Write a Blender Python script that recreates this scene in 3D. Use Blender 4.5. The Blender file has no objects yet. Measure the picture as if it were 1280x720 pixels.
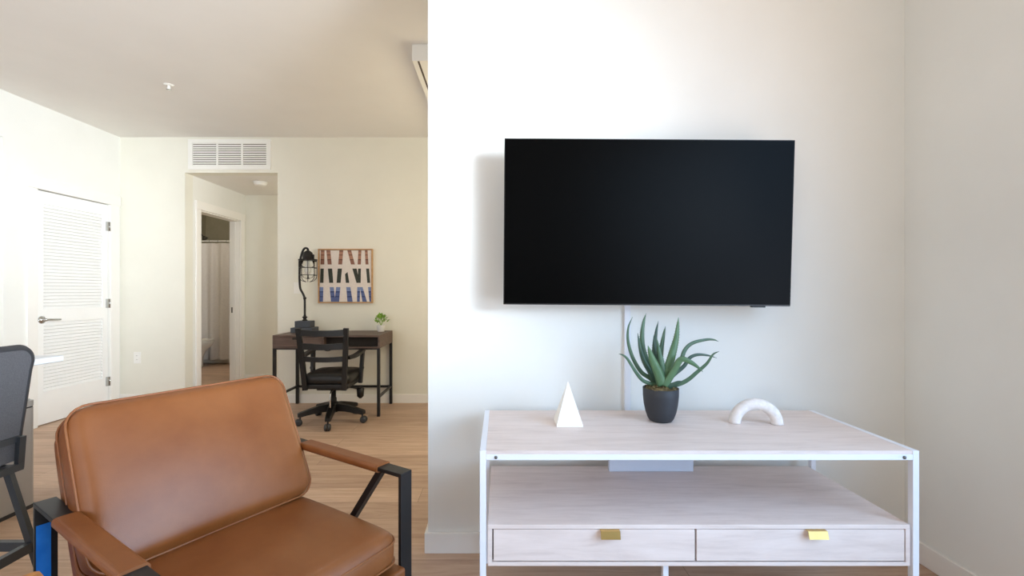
import bpy, bmesh, math, random
from mathutils import Vector, Matrix
random.seed(7)
scene = bpy.context.scene
COL = scene.collection
PI = math.pi

# ------------------------------------------------------------------ materials
def lin(c):
    def f(v):
        v /= 255.0
        return v / 12.92 if v <= 0.04045 else ((v + 0.055) / 1.055) ** 2.4
    return (f(c[0]), f(c[1]), f(c[2]), 1.0)

def new_mat(name):
    m = bpy.data.materials.new(name)
    m.use_nodes = True
    nt = m.node_tree
    return m, nt, nt.nodes['Principled BSDF']

def coords(nt, scale=(1, 1, 1), kind='Object'):
    tc = nt.nodes.new('ShaderNodeTexCoord')
    mp = nt.nodes.new('ShaderNodeMapping')
    mp.inputs['Scale'].default_value = scale
    nt.links.new(tc.outputs[kind], mp.inputs['Vector'])
    return mp.outputs['Vector']

def ramp(nt, fac, stops):
    r = nt.nodes.new('ShaderNodeValToRGB')
    e = r.color_ramp.elements
    while len(e) < len(stops):
        e.new(0.5)
    for k, (p, c) in enumerate(stops):
        e[k].position = p
        e[k].color = lin(c)
    nt.links.new(fac, r.inputs['Fac'])
    return r.outputs['Color']

def noise(nt, vec, scale, detail=4, rough=0.55, dist=0.0):
    n = nt.nodes.new('ShaderNodeTexNoise')
    n.inputs['Scale'].default_value = scale
    n.inputs['Detail'].default_value = detail
    n.inputs['Roughness'].default_value = rough
    n.inputs['Distortion'].default_value = dist
    nt.links.new(vec, n.inputs['Vector'])
    return n.outputs['Fac']

def bump(nt, b, height, strength, dist=0.002):
    bp = nt.nodes.new('ShaderNodeBump')
    bp.inputs['Strength'].default_value = strength
    bp.inputs['Distance'].default_value = dist
    nt.links.new(height, bp.inputs['Height'])
    nt.links.new(bp.outputs['Normal'], b.inputs['Normal'])

def mat(name, c, rough=0.5, metal=0.0, var=6, nscale=8.0, bstr=0.0, bscale=200.0, spec=0.5):
    m, nt, b = new_mat(name)
    v = coords(nt)
    f = noise(nt, v, nscale)
    lo = tuple(max(0, x - var) for x in c)
    hi = tuple(min(255, x + var) for x in c)
    nt.links.new(ramp(nt, f, [(0.3, lo), (0.7, hi)]), b.inputs['Base Color'])
    b.inputs['Roughness'].default_value = rough
    b.inputs['Metallic'].default_value = metal
    b.inputs['Specular IOR Level'].default_value = spec
    if bstr:
        bump(nt, b, noise(nt, v, bscale, 2), bstr)
    return m

def wood(name, c1, c2, c3, scale=(1.6, 11, 11), rough=0.5, bstr=0.12):
    m, nt, b = new_mat(name)
    v = coords(nt, scale)
    f = noise(nt, v, 2.2, 8, 0.65, 0.6)
    v2 = coords(nt, (scale[0] * 2.2, scale[1] * 4, scale[2] * 4))
    f2 = noise(nt, v2, 2.0, 3, 0.6)
    mx = nt.nodes.new('ShaderNodeMath'); mx.operation = 'MULTIPLY_ADD'
    nt.links.new(f2, mx.inputs[0]); mx.inputs[1].default_value = 0.35
    nt.links.new(f, mx.inputs[2])
    sb = nt.nodes.new('ShaderNodeMath'); sb.operation = 'SUBTRACT'
    nt.links.new(mx.outputs[0], sb.inputs[0]); sb.inputs[1].default_value = 0.175
    nt.links.new(ramp(nt, sb.outputs[0], [(0.28, c1), (0.5, c2), (0.72, c3)]), b.inputs['Base Color'])
    b.inputs['Roughness'].default_value = rough
    bump(nt, b, sb.outputs[0], bstr)
    return m

def floor_mat():
    m, nt, b = new_mat('oak_plank_floor')
    tc = nt.nodes.new('ShaderNodeTexCoord')
    br = nt.nodes.new('ShaderNodeTexBrick')
    br.inputs['Color1'].default_value = (0.0, 0.0, 0.0, 1)
    br.inputs['Color2'].default_value = (1.0, 1.0, 1.0, 1)
    br.inputs['Mortar'].default_value = (0.5, 0.5, 0.5, 1)
    br.inputs['Scale'].default_value = 1.0
    br.inputs['Mortar Size'].default_value = 0.0012
    br.inputs['Mortar Smooth'].default_value = 0.3
    br.inputs['Brick Width'].default_value = 1.22
    br.inputs['Row Height'].default_value = 0.18
    br.offset = 0.37
    nt.links.new(tc.outputs['Object'], br.inputs['Vector'])
    # per plank shift of the grain
    sep = nt.nodes.new('ShaderNodeMapping')
    sep.inputs['Scale'].default_value = (1.1, 12, 12)
    nt.links.new(tc.outputs['Object'], sep.inputs['Vector'])
    add = nt.nodes.new('ShaderNodeVectorMath'); add.operation = 'MULTIPLY_ADD'
    nt.links.new(br.outputs['Color'], add.inputs[0])
    add.inputs[1].default_value = (7.3, 3.1, 5.0)
    nt.links.new(sep.outputs['Vector'], add.inputs[2])
    f = noise(nt, add.outputs[0], 2.3, 8, 0.66, 0.7)
    c = ramp(nt, f, [(0.27, FLOOR[0]), (0.5, FLOOR[1]), (0.75, FLOOR[2])])
    tone = ramp(nt, br.outputs['Color'], [(0.0, (226, 222, 220)), (1.0, (255, 255, 255))])
    mix = nt.nodes.new('ShaderNodeMix'); mix.data_type = 'RGBA'; mix.blend_type = 'MULTIPLY'
    mix.inputs[0].default_value = 1.0
    nt.links.new(c, mix.inputs[6]); nt.links.new(tone, mix.inputs[7])
    mo = nt.nodes.new('ShaderNodeMix'); mo.data_type = 'RGBA'
    nt.links.new(br.outputs['Fac'], mo.inputs[0])
    nt.links.new(mix.outputs[2], mo.inputs[6])
    mo.inputs[7].default_value = lin((120, 95, 74))
    nt.links.new(mo.outputs[2], b.inputs['Base Color'])
    b.inputs['Roughness'].default_value = 0.48
    bump(nt, b, f, 0.08)
    return m

def leather_mat(name, c):
    m, nt, b = new_mat(name)
    v = coords(nt)
    f = noise(nt, v, 5.0, 5, 0.6)
    lo = tuple(x - 10 for x in c); hi = tuple(min(255, x + 9) for x in c)
    nt.links.new(ramp(nt, f, [(0.3, lo), (0.72, hi)]), b.inputs['Base Color'])
    b.inputs['Roughness'].default_value = 0.43
    vo = nt.nodes.new('ShaderNodeTexVoronoi')
    vo.inputs['Scale'].default_value = 420
    nt.links.new(v, vo.inputs['Vector'])
    bump(nt, b, vo.outputs['Distance'], 0.12, 0.001)
    return m

FLOOR = [(172, 142, 118), (200, 169, 144), (219, 191, 167)]
M = {}
M['wall'] = mat('painted_wall', (231, 231, 226), 0.85, var=2, nscale=3, bstr=0.05, bscale=260)
M['wall_warm_light'] = mat('painted_wall_warm_light', (228, 226, 214), 0.85, var=2, nscale=3, bstr=0.05, bscale=260)  # warm ambient light of the far walls put into their colour
M['ceil'] = mat('painted_ceiling', (232, 230, 226), 0.9, var=2, nscale=2)
M['trim'] = mat('white_trim_paint', (238, 236, 231), 0.45, var=1)
M['door'] = mat('white_door_paint', (242, 242, 240), 0.45, var=1)
M['floor'] = floor_mat()
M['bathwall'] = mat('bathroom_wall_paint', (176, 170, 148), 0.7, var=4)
M['leather'] = leather_mat('tan_leather', (126, 72, 31))
M['leather_pipe'] = leather_mat('tan_leather_welt', (134, 80, 40))
M['black_metal'] = mat('black_powder_coated_steel', (30, 29, 29), 0.42, 0.3, var=3)
M['blue_reflection'] = mat('painted_blue_reflection', (30, 120, 215), 0.25, 0.2, var=14, nscale=10)  # colour of a reflection painted on the armchair leg
M['white_metal'] = mat('white_enamelled_steel', (232, 235, 243), 0.38, var=1)
M['wash'] = wood('whitewashed_wood', (212, 196, 189), (226, 211, 204), (234, 220, 214))
M['brass'] = mat('brushed_brass', (200, 168, 104), 0.32, 1.0, var=10)
M['bolt'] = mat('steel_bolt', (120, 120, 118), 0.3, 1.0)
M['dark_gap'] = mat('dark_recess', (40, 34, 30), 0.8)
M['screen'] = mat('tv_screen_glass', (2, 2, 2), 0.3, var=0, spec=0.06)
M['bezel'] = mat('tv_bezel_black', (10, 10, 11), 0.35, var=1)
M['raceway'] = mat('white_plastic_cover', (226, 228, 234), 0.4, var=1)
M['greybox'] = mat('pale_grey_plastic', (205, 211, 224), 0.5, var=2)
M['white_obj'] = mat('matte_white_ceramic', (240, 237, 230), 0.6, var=2)
M['speckle'] = mat('white_speckled_ceramic', (232, 226, 222), 0.75, var=9, nscale=70, bstr=0.35, bscale=90)
M['pot'] = mat('charcoal_pot', (44, 46, 51), 0.6, var=3)
M['soil'] = mat('mossy_soil', (104, 88, 48), 0.95, var=45, nscale=60, bstr=1.0, bscale=80)
M['aloe'] = mat('aloe_leaf', (66, 96, 70), 0.42, var=12, nscale=14)
M['aloe2'] = mat('aloe_leaf_light', (78, 110, 74), 0.42, var=12, nscale=14)
M['aloe3'] = mat('aloe_leaf_dark', (48, 76, 60), 0.42, var=9, nscale=14)
M['walnut'] = wood('grey_walnut', (68, 52, 46), (92, 73, 64), (112, 92, 82), (2, 22, 22), 0.5)
M['black_wood'] = mat('black_painted_wood', (13, 12, 12), 0.42, var=3)
M['black_leather'] = mat('black_seat_leather', (17, 17, 18), 0.38, var=4, bstr=0.1)
M['chrome'] = mat('polished_steel', (190, 190, 188), 0.22, 1.0)
M['caster'] = mat('black_caster_rubber', (52, 53, 56), 0.4, var=3)
M['iron'] = mat('dark_iron', (40, 38, 37), 0.5, 0.5, var=5)
M['lampbase'] = mat('slate_grey_iron_base', (70, 74, 82), 0.55, 0.2, var=5)
M['oakframe'] = wood('light_oak_frame', (168, 126, 80), (190, 148, 100), (205, 166, 120))
M['canvas'] = mat('cream_canvas', (222, 213, 206), 0.9, var=4, nscale=60)
M['ink_brown'] = mat('brown_ink', (138, 98, 84), 0.9, var=8, nscale=90)
M['ink_brown2'] = mat('dark_brown_ink', (100, 66, 58), 0.9)
M['ink_tan'] = mat('tan_ink', (164, 122, 102), 0.9, var=8, nscale=90)
M['ink_green'] = mat('dark_green_ink', (56, 60, 55), 0.9, var=6, nscale=90)
M['ink_blue'] = mat('blue_ink', (86, 100, 146), 0.9, var=10, nscale=90)
M['ink_blue2'] = mat('navy_ink', (50, 64, 112), 0.9)
M['ink_blue3'] = mat('pale_blue_ink', (120, 136, 178), 0.9, var=8, nscale=90)
M['green_leaf'] = mat('bright_green_leaf', (120, 165, 46), 0.45, var=26, nscale=30)
M['white_pot'] = mat('white_glazed_pot', (232, 232, 230), 0.3, var=1)
M['grey_fabric'] = mat('grey_blue_woven_fabric', (84, 83, 86), 0.85, var=7, nscale=300, bstr=0.3, bscale=500)
M['stool_metal'] = mat('grey_painted_steel', (62, 65, 69), 0.4, 0.3, var=3)
M['stool_dark'] = mat('dark_grey_edging', (46, 47, 51), 0.6, var=3)
M['steel'] = mat('brushed_stainless_steel', (172, 172, 172), 0.36, 0.55, var=5, nscale=3)
M['steel_dark'] = mat('dark_plastic_base', (36, 36, 38), 0.5)
M['quartz'] = mat('white_quartz', (216, 221, 227), 0.4, var=2, nscale=20)
M['honey'] = wood('honey_wood', (176, 108, 50), (204, 140, 74), (222, 164, 100), (3, 20, 20), 0.4)
M['vent_dark'] = mat('vent_duct_shadow', (92, 82, 76), 0.9)
M['porcelain'] = mat('white_porcelain', (222, 219, 210), 0.2, var=1)
M['curtain'] = mat('white_shower_curtain', (216, 211, 206), 0.85, var=4, nscale=40)
M['plastic_white'] = mat('white_plastic', (236, 235, 230), 0.4, var=1)
M['slot'] = mat('dark_slot', (60, 58, 55), 0.7)

def glass_mat():
    m, nt, b = new_mat('clear_lamp_glass')
    v = coords(nt)
    nt.links.new(ramp(nt, noise(nt, v, 6), [(0.3, (244, 246, 246)), (0.7, (252, 253, 253))]), b.inputs['Base Color'])
    b.inputs['Transmission Weight'].default_value = 1.0
    b.inputs['Roughness'].default_value = 0.03
    b.inputs['IOR'].default_value = 1.2
    return m
M['glass'] = glass_mat()

# ------------------------------------------------------------------ mesh helpers
def B():
    return bmesh.new()

def box(bm, x0, x1, y0, y1, z0, z1, bev=0.0, mi=0, seg=2):
    r = bmesh.ops.create_cube(bm, size=1.0)
    vs = r['verts']
    for v in vs:
        v.co = Vector(((x0 + x1) / 2 + v.co.x * (x1 - x0), (y0 + y1) / 2 + v.co.y * (y1 - y0), (z0 + z1) / 2 + v.co.z * (z1 - z0)))
    fs = set(f for v in vs for f in v.link_faces)
    for f in fs:
        f.material_index = mi
    if bev:
        es = list(set(e for v in vs for e in v.link_edges))
        rr = bmesh.ops.bevel(bm, geom=es, offset=bev, segments=seg, affect='EDGES', profile=0.5)
        for f in rr['faces']:
            f.material_index = mi
    return bm

def beam(bm, p0, p1, w, h, up=(0, 0, 1), mi=0):
    """rectangular bar from p0 to p1; w across, h along up"""
    p0 = Vector(p0); p1 = Vector(p1)
    t = (p1 - p0).normalized()
    u = Vector(up); u = (u - t * u.dot(t)).normalized()
    s = t.cross(u)
    vs = []
    for p in (p0, p1):
        for a, b in ((-1, -1), (1, -1), (1, 1), (-1, 1)):
            vs.append(bm.verts.new(p + s * (a * w / 2) + u * (b * h / 2)))
    for idx in ((3, 2, 1, 0), (4, 5, 6, 7), (0, 1, 5, 4), (1, 2, 6, 5), (2, 3, 7, 6), (3, 0, 4, 7)):
        f = bm.faces.new([vs[i] for i in idx]); f.material_index = mi
    return bm

def tube(bm, pts, rad, n=10, cap=True, closed=False, mi=0, flat=None):
    """sweep; rad number or list; flat=(normal vector, ratio): thickness ratio along that normal"""
    pts = [Vector(p) for p in pts]
    N = len(pts)
    rads = rad if isinstance(rad, (list, tuple)) else [rad] * N
    rings = []
    prev = None
    for i, p in enumerate(pts):
        if closed:
            t = pts[(i + 1) % N] - pts[(i - 1) % N]
        elif i == 0:
            t = pts[1] - pts[0]
        elif i == N - 1:
            t = pts[-1] - pts[-2]
        else:
            t = pts[i + 1] - pts[i - 1]
        t.normalize()
        if prev is None:
            a = Vector((0, 0, 1)) if abs(t.z) < 0.9 else Vector((0, 1, 0))
        else:
            a = prev
        if flat is not None:
            a = Vector(flat[0])
        u = a - t * a.dot(t)
        if u.length < 1e-6:
            u = Vector((1, 0, 0)) - t * t.x
        u.normalize()
        prev = u
        s = t.cross(u)
        ring = []
        ru = rads[i] * (flat[1] if flat is not None else 1.0)
        for k in range(n):
            an = 2 * PI * k / n
            ring.append(bm.verts.new(p + u * math.cos(an) * ru + s * math.sin(an) * rads[i]))
        rings.append(ring)
    M_ = N if closed else N - 1
    for i in range(M_):
        r0, r1 = rings[i], rings[(i + 1) % N]
        for k in range(n):
            f = bm.faces.new((r0[k], r0[(k + 1) % n], r1[(k + 1) % n], r1[k])); f.material_index = mi; f.smooth = True
    if cap and not closed:
        f = bm.faces.new(list(reversed(rings[0]))); f.material_index = mi
        f = bm.faces.new(rings[-1]); f.material_index = mi
    return bm

def smooth_path(pts, k=6):
    """Catmull-Rom"""
    P = [Vector(p) for p in pts]
    out = []
    for i in range(len(P) - 1):
        p0 = P[i - 1] if i > 0 else P[0] * 2 - P[1]
        p1, p2 = P[i], P[i + 1]
        p3 = P[i + 2] if i + 2 < len(P) else P[-1] * 2 - P[-2]
        for j in range(k):
            t = j / k
            out.append(0.5 * ((2 * p1) + (p2 - p0) * t + (2 * p0 - 5 * p1 + 4 * p2 - p3) * t * t + (3 * p1 - p0 - 3 * p2 + p3) * t ** 3))
    out.append(P[-1].copy())
    return out

def lathe(bm, prof, c=(0, 0, 0), n=32, mi=0, axis='z', sx=1.0, sy=1.0):
    """prof: list of (r, z)"""
    rings = []
    for r, z in prof:
        ring = []
        for k in range(n):
            a = 2 * PI * k / n
            x, y = r * math.cos(a) * sx, r * math.sin(a) * sy
            if axis == 'z':
                co = (c[0] + x, c[1] + y, c[2] + z)
            elif axis == 'y':
                co = (c[0] + x, c[1] + z, c[2] - y)
            else:
                co = (c[0] + z, c[1] + x, c[2] + y)
            ring.append(bm.verts.new(co))
        rings.append(ring)
    for i in range(len(rings) - 1):
        for k in range(n):
            f = bm.faces.new((rings[i][k], rings[i][(k + 1) % n], rings[i + 1][(k + 1) % n], rings[i + 1][k]))
            f.smooth = True; f.material_index = mi
    f = bm.faces.new(list(reversed(rings[0]))); f.material_index = mi
    f = bm.faces.new(rings[-1]); f.material_index = mi
    return bm

def cushion(bm, hx, hy, hz, r, crown_t=0.0, crown_b=0.0, seg=12, rc=None, mi=0, puff=0.0):
    """rounded pillow box centred on the origin; crown on +z/-z; rc plan corner radius; puff bulges the sides"""
    def par(h):
        a = [-1.0]
        for k in range(1, 6):
            a.append(-1 + (r * 1.1 / h) * (k / 5.0) ** 1.0)
        st = a[-1]
        m = seg
        for k in range(1, m):
            a.append(st + (-2 * st) * k / m)
        a += [-x for x in reversed(a[:6])]
        return a
    ax, ay, az = par(hx), par(hy), [-1, -0.8, -0.55, -0.25, 0, 0.25, 0.55, 0.8, 1]
    rc = rc or r
    cache = {}
    def put(px, py, pz):
        key = (round(px, 5), round(py, 5), round(pz, 5))
        if key in cache:
            return cache[key]
        # plan rounding first
        x, y = px * hx, py * hy
        ix = max(-(hx - rc), min(hx - rc, x)); iy = max(-(hy - rc), min(hy - rc, y))
        dx, dy = x - ix, y - iy
        m = max(abs(dx), abs(dy)); L = math.hypot(dx, dy)
        if L > 1e-9:
            x, y = ix + dx / L * m, iy + dy / L * m
        # distance to plan edge for edge rounding
        edge = max(abs(px * hx) - (hx - r), abs(py * hy) - (hy - r), 0.0)
        z = pz * hz
        iz = max(-(hz - r), min(hz - r, z)); dz = z - iz
        if edge > 0 and abs(dz) > 1e-9:
            mm = max(edge, abs(dz)); LL = math.hypot(edge, abs(dz))
            k = mm / LL
            z = iz + dz * k
            back = edge - edge * k
            L2 = math.hypot(x, y)
            cx = max(-(hx - max(rc, r)), min(hx - max(rc, r), x)); cy = max(-(hy - max(rc, r)), min(hy - max(rc, r), y))
            d = Vector((x - cx, y - cy))
            if d.length > 1e-9:
                d.normalize(); x -= d.x * back; y -= d.y * back
        w = (max(0, 1 - px ** 2) * max(0, 1 - py ** 2)) ** 0.8
        if pz > 0: z += crown_t * w * pz
        else: z += crown_b * w * pz
        if puff:
            side = (1 - pz * pz)
            x += puff * side * px * (1 - py ** 4) * abs(px) ** 3
            y += puff * side * py * (1 - px ** 4) * abs(py) ** 3
        v = bm.verts.new((x, y, z))
        cache[key] = v
        return v
    def grid(A, Bv, fn):
        for i in range(len(A) - 1):
            for j in range(len(Bv) - 1):
                q = [fn(A[i], Bv[j]), fn(A[i + 1], Bv[j]), fn(A[i + 1], Bv[j + 1]), fn(A[i], Bv[j + 1])]
                if len(set(q)) == 4:
                    try:
                        f = bm.faces.new(q); f.smooth = True; f.material_index = mi
                    except ValueError:
                        pass
    grid(ax, ay, lambda a, b: put(a, b, 1)); grid(ax, ay, lambda a, b: put(a, b, -1))
    grid(ax, az, lambda a, b: put(a, 1, b)); grid(ax, az, lambda a, b: put(a, -1, b))
    grid(ay, az, lambda a, b: put(1, a, b)); grid(ay, az, lambda a, b: put(-1, a, b))
    for _ in range(4):
        bmesh.ops.smooth_vert(bm, verts=bm.verts[:], factor=0.5, use_axis_x=True, use_axis_y=True, use_axis_z=True)
    bmesh.ops.recalc_face_normals(bm, faces=bm.faces[:])
    return bm

def rrect(hx, hy, r, n=6):
    pts = []
    for cx, cy, a0 in ((hx - r, hy - r, 0), (-(hx - r), hy - r, 90), (-(hx - r), -(hy - r), 180), (hx - r, -(hy - r), 270)):
        for k in range(n + 1):
            a = math.radians(a0 + 90 * k / n)
            pts.append((cx + r * math.cos(a), cy + r * math.sin(a)))
    return pts

def prism(bm, poly, z0, z1, mi=0, tf=None):
    """extrude plan polygon; tf maps (x,y,z)->Vector"""
    tf = tf or (lambda x, y, z: Vector((x, y, z)))
    b = [bm.verts.new(tf(x, y, z0)) for x, y in poly]
    t = [bm.verts.new(tf(x, y, z1)) for x, y in poly]
    n = len(poly)
    fs = [bm.faces.new(list(reversed(b))), bm.faces.new(t)]
    for k in range(n):
        fs.append(bm.faces.new((b[k], b[(k + 1) % n], t[(k + 1) % n], t[k])))
    for f in fs: f.material_index = mi
    return bm

def obj(name, bm, m, parent=None, normals=True, matrix=None):
    if normals:
        bmesh.ops.recalc_face_normals(bm, faces=bm.faces[:])
    me = bpy.data.meshes.new(name)
    bm.to_mesh(me); bm.free()
    o = bpy.data.objects.new(name, me)
    COL.objects.link(o)
    for mm in (m if isinstance(m, (list, tuple)) else [m]):
        me.materials.append(mm)
    if parent is not None:
        o.parent = parent
    if matrix is not None:
        o.matrix_local = matrix
    return o

def tag(o, label, cat, group=None):
    o['label'] = label; o['category'] = cat
    if group: o['group'] = group
    return o

def thing(name, label, cat, loc=(0, 0, 0), rotz=0.0, group=None):
    o = bpy.data.objects.new(name, None)
    COL.objects.link(o)
    o.empty_display_size = 0.1
    o.location = loc; o.rotation_euler = (0, 0, rotz)
    return tag(o, label, cat, group)

def struct(name, bm, m, parent=None):
    o = obj(name, bm, m, parent)
    if parent is None: o['kind'] = 'structure'
    return o

# ------------------------------------------------------------------ room shell
CEIL = 2.74
XR, XL = 1.795, -3.92          # right wall, left wall
YB = 4.747                     # far wall behind the desk
YP = 2.04                      # television wall
YR = -2.8                      # wall behind the viewer
OX0, OX1, OZ = -3.25, -2.295, 2.374    # hall opening in the far wall
YA = 5.87                      # end wall of the hall alcove

struct('floor', box(B(), -5.3, XR + 0.15, YR - 0.15, 8.3, -0.06, 0.0), M['floor'])
struct('ceiling', box(B(), -5.3, XR + 0.15, YR - 0.15, 8.3, CEIL, CEIL + 0.1), M['ceil'])

# right wall with a window opening nearer than the frame shows
WY0, WY1, WZ0, WZ1 = -1.3, 1.15, 0.25, 2.40
bm = B()
box(bm, XR, XR + 0.15, WY1, YP + 0.15, 0, CEIL)
box(bm, XR, XR + 0.15, YR - 0.15, WY0, 0, CEIL)
box(bm, XR, XR + 0.15, WY0, WY1, 0, WZ0)
box(bm, XR, XR + 0.15, WY0, WY1, WZ1, CEIL)
struct('wall_right', bm, M['wall'])
bm = B()
for y in (WY0, (WY0 + WY1) / 2 - 0.02, WY1 - 0.05):
    box(bm, XR + 0.05, XR + 0.1, y, y + 0.05, WZ0, WZ1)
for z in (WZ0, WZ1 - 0.05):
    box(bm, XR + 0.05, XR + 0.1, WY0, WY1, z, z + 0.05)
struct('window_1', bm, M['trim'])

struct('wall_front', box(B(), -0.319, XR, YP, YP + 0.15, 0, CEIL), M['wall'])
struct('wall_rear', box(B(), -5.3, XR + 0.15, YR - 0.15, YR, 0, CEIL), M['wall'])

bm = B()
box(bm, -5.3, OX0, YB, YB + 0.12, 0, CEIL)
box(bm, OX0, OX1, YB, YB + 0.12, OZ, CEIL)
box(bm, OX1, XR + 0.15, YB, YB + 0.12, 0, CEIL)
struct('wall_back', bm, M['wall_warm_light'])
# room behind the television wall is closed on its right
struct('wall_inner', box(B(), 1.0, 1.12, YP + 0.15, YB, 0, CEIL), M['wall'])

# left wall: closet door wall, header over the kitchen opening
DY0, DY1, DZ = 3.886, 4.617, 2.02
YO = 3.63
bm = B()
box(bm, XL - 0.12, XL, YO, DY0, 0, CEIL)
box(bm, XL - 0.12, XL, DY1, YB, 0, CEIL)
box(bm, XL - 0.12, XL, DY0, DY1, DZ, CEIL)
box(bm, XL - 0.12, XL, YR, YO, OZ, CEIL)
struct('wall_left', bm, M['wall'])
struct('wall_kitchen_left', box(B(), -5.3, -5.18, YR, YB, 0, CEIL), M['wall'])
struct('wall_kitchen_back', box(B(), -5.18, XL - 0.12, YO, YO + 0.1, 0, CEIL), M['wall'])

# hall alcove and bathroom shell
AY0, AY1, AZ = 4.98, 5.745, 2.03
bm = B()
box(bm, OX0 - 0.12, OX0, YB + 0.12, AY0, 0, CEIL)
box(bm, OX0 - 0.12, OX0, AY1, 8.05, 0, CEIL)
box(bm, OX0 - 0.12, OX0, AY0, AY1, AZ, CEIL)
struct('wall_hall_left', bm, M['wall'])
struct('wall_hall_back', box(B(), OX0, -1.2, YA, YA + 0.12, 0, CEIL), M['wall_warm_light'])
struct('wall_hall_right', box(B(), -1.32, -1.2, YB + 0.12, YA, 0, CEIL), M['wall'])
struct('ceiling_hall', box(B(), OX0, -1.2, YB + 0.12, YA, OZ, OZ + 0.08), M['ceil'])
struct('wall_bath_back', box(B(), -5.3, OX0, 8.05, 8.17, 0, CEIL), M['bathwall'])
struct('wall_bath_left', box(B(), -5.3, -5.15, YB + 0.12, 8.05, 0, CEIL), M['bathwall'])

# baseboards
BH, BT = 0.09, 0.014
def base(name, *boxes):
    bm = B()
    for b in boxes: box(bm, *b, 0.0, BH, 0.003)
    struct(name, bm, M['trim'])
base('baseboard_right', (XR - BT, XR, -2.8, YP))
base('baseboard_front', (-0.319 - BT, XR - BT, YP - BT, YP), (-0.319 - BT, -0.319, YP, YP + 0.15))
base('baseboard_back', (XL, OX0, YB - BT, YB), (OX1, 1.0, YB - BT, YB))
base('baseboard_left', (XL, XL + BT, YO, DY0 - 0.09))
base('baseboard_hall', (OX0, -1.32, YA - BT, YA), (OX0, OX0 + BT, YB, AY0 - 0.08))

# closet door casing
bm = B()
box(bm, XL, XL + 0.018, DY0 - 0.085, DY0, 0, DZ, 0.002)
box(bm, XL, XL + 0.018, DY1, DY1 + 0.10, 0, DZ, 0.002)
box(bm, XL, XL + 0.024, DY0 - 0.097, DY1 + 0.112, DZ, DZ + 0.1, 0.002)
struct('trim_1', bm, M['trim'])
# bathroom doorway casing with jambs
bm = B()
box(bm, OX0, OX0 + 0.018, AY0 - 0.075, AY0, 0, AZ, 0.002)
box(bm, OX0, OX0 + 0.018, AY1, AY1 + 0.075, 0, AZ, 0.002)
box(bm, OX0, OX0 + 0.024, AY0 - 0.085, AY1 + 0.085, AZ, AZ + 0.09, 0.002)
box(bm, OX0 - 0.12, OX0, AY1 - 0.012, AY1, 0, AZ)
box(bm, OX0 - 0.12, OX0, AY0, AY0 + 0.012, 0, AZ)
box(bm, OX0 - 0.12, OX0, AY0, AY1, AZ - 0.012, AZ)
box(bm, OX0 - 0.075, OX0 - 0.045, AY1 - 0.024, AY1 - 0.012, 0, AZ)
t2 = struct('trim_2', bm, M['trim'])
obj('strike_plate', box(B(), OX0 - 0.10, OX0 - 0.075, AY1 - 0.0145, AY1 - 0.0115, 0.88, 0.95, 0.001), M['bolt'], t2)

# louvred closet door
bm = B()
dx0, dx1 = XL - 0.05, XL - 0.012
a0, a1 = 3.962, 4.552
for (y0, y1, z0, z1) in ((DY0 + 0.003, a0, 0.008, DZ - 0.006), (a1, DY1 - 0.003, 0.008, DZ - 0.006), (a0, a1, 1.905, DZ - 0.006), (a0, a1, 0.88, 0.995), (a0, a1, 0.008, 0.285)):
    box(bm, dx0, dx1, y0, y1, z0, z1)
door = struct('door_1', bm, M['door'])
for (z0, z1) in ((0.995, 1.905), (0.285, 0.88)):
    bm = B()
    box(bm, dx0 + 0.004, dx0 + 0.008, a0, a1, z0, z1)
    n = int((z1 - z0) / 0.0285)
    for k in range(n):
        z = z0 + (k + 0.5) * (z1 - z0) / n
        beam(bm, ((dx0 + dx1) / 2 + 0.002, a0, z), ((dx0 + dx1) / 2 + 0.002, a1, z), 0.007, 0.036, up=(-0.62, 0, 1))
    obj('louver_panel', bm, M['door'], door)
h = obj('door_handle', lathe(B(), [(0.006, 0), (0.033, 0.0), (0.033, 0.006), (0.028, 0.011), (0.012, 0.013), (0.012, 0.045), (0.006, 0.048)], (dx1, 3.945, 0.907), 20, axis='x'), M['chrome'], door)
bm = B()
tube(bm, smooth_path([(dx1 + 0.042, 3.94, 0.907), (dx1 + 0.046, 3.975, 0.908), (dx1 + 0.044, 4.03, 0.905), (dx1 + 0.04, 4.075, 0.903)]), 0.0085, 10)
obj('lever', bm, M['chrome'], h)
for z in (1.80, 1.03, 0.25):
    bm = B()
    lathe(bm, [(0.007, 0), (0.007, 0.09)], (XL + 0.006, DY1 - 0.001, z - 0.045), 10)
    box(bm, XL - 0.012, XL + 0.004, DY1 - 0.03, DY1 - 0.004, z - 0.045, z + 0.045)
    obj('hinge', bm, M['chrome'], door)

# ------------------------------------------------------------------ ceiling and wall fittings
# return air grille
t = thing('air_vent', 'white slatted return air grille above the hall opening', 'vent', (-2.785, YB, 2.56))
W2, H2 = 0.425, 0.155
bm = B()
box(bm, -W2 + 0.045, W2 - 0.045, -0.016, 0, H2 - 0.035, H2); box(bm, -W2 + 0.045, W2 - 0.045, -0.016, 0, -H2, -H2 + 0.035)
box(bm, -W2, -W2 + 0.045, -0.016, 0, -H2, H2); box(bm, W2 - 0.045, W2, -0.016, 0, -H2, H2)
for x in (-0.128, 0.128): box(bm, x - 0.008, x + 0.008, -0.012, 0, -H2 + 0.03, H2 - 0.03)
obj('frame', bm, M['plastic_white'], t)
obj('backing', box(B(), -W2 + 0.04, W2 - 0.04, -0.003, -0.001, -H2 + 0.03, H2 - 0.03), M['vent_dark'], t)
bm = B()
for k in range(11):
    z = -H2 + 0.045 + k * 0.0225
    beam(bm, (-W2 + 0.044, -0.007, z), (W2 - 0.044, -0.007, z), 0.003, 0.014, up=(0, -0.45, 1))
obj('slats', bm, M['plastic_white'], t)

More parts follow.
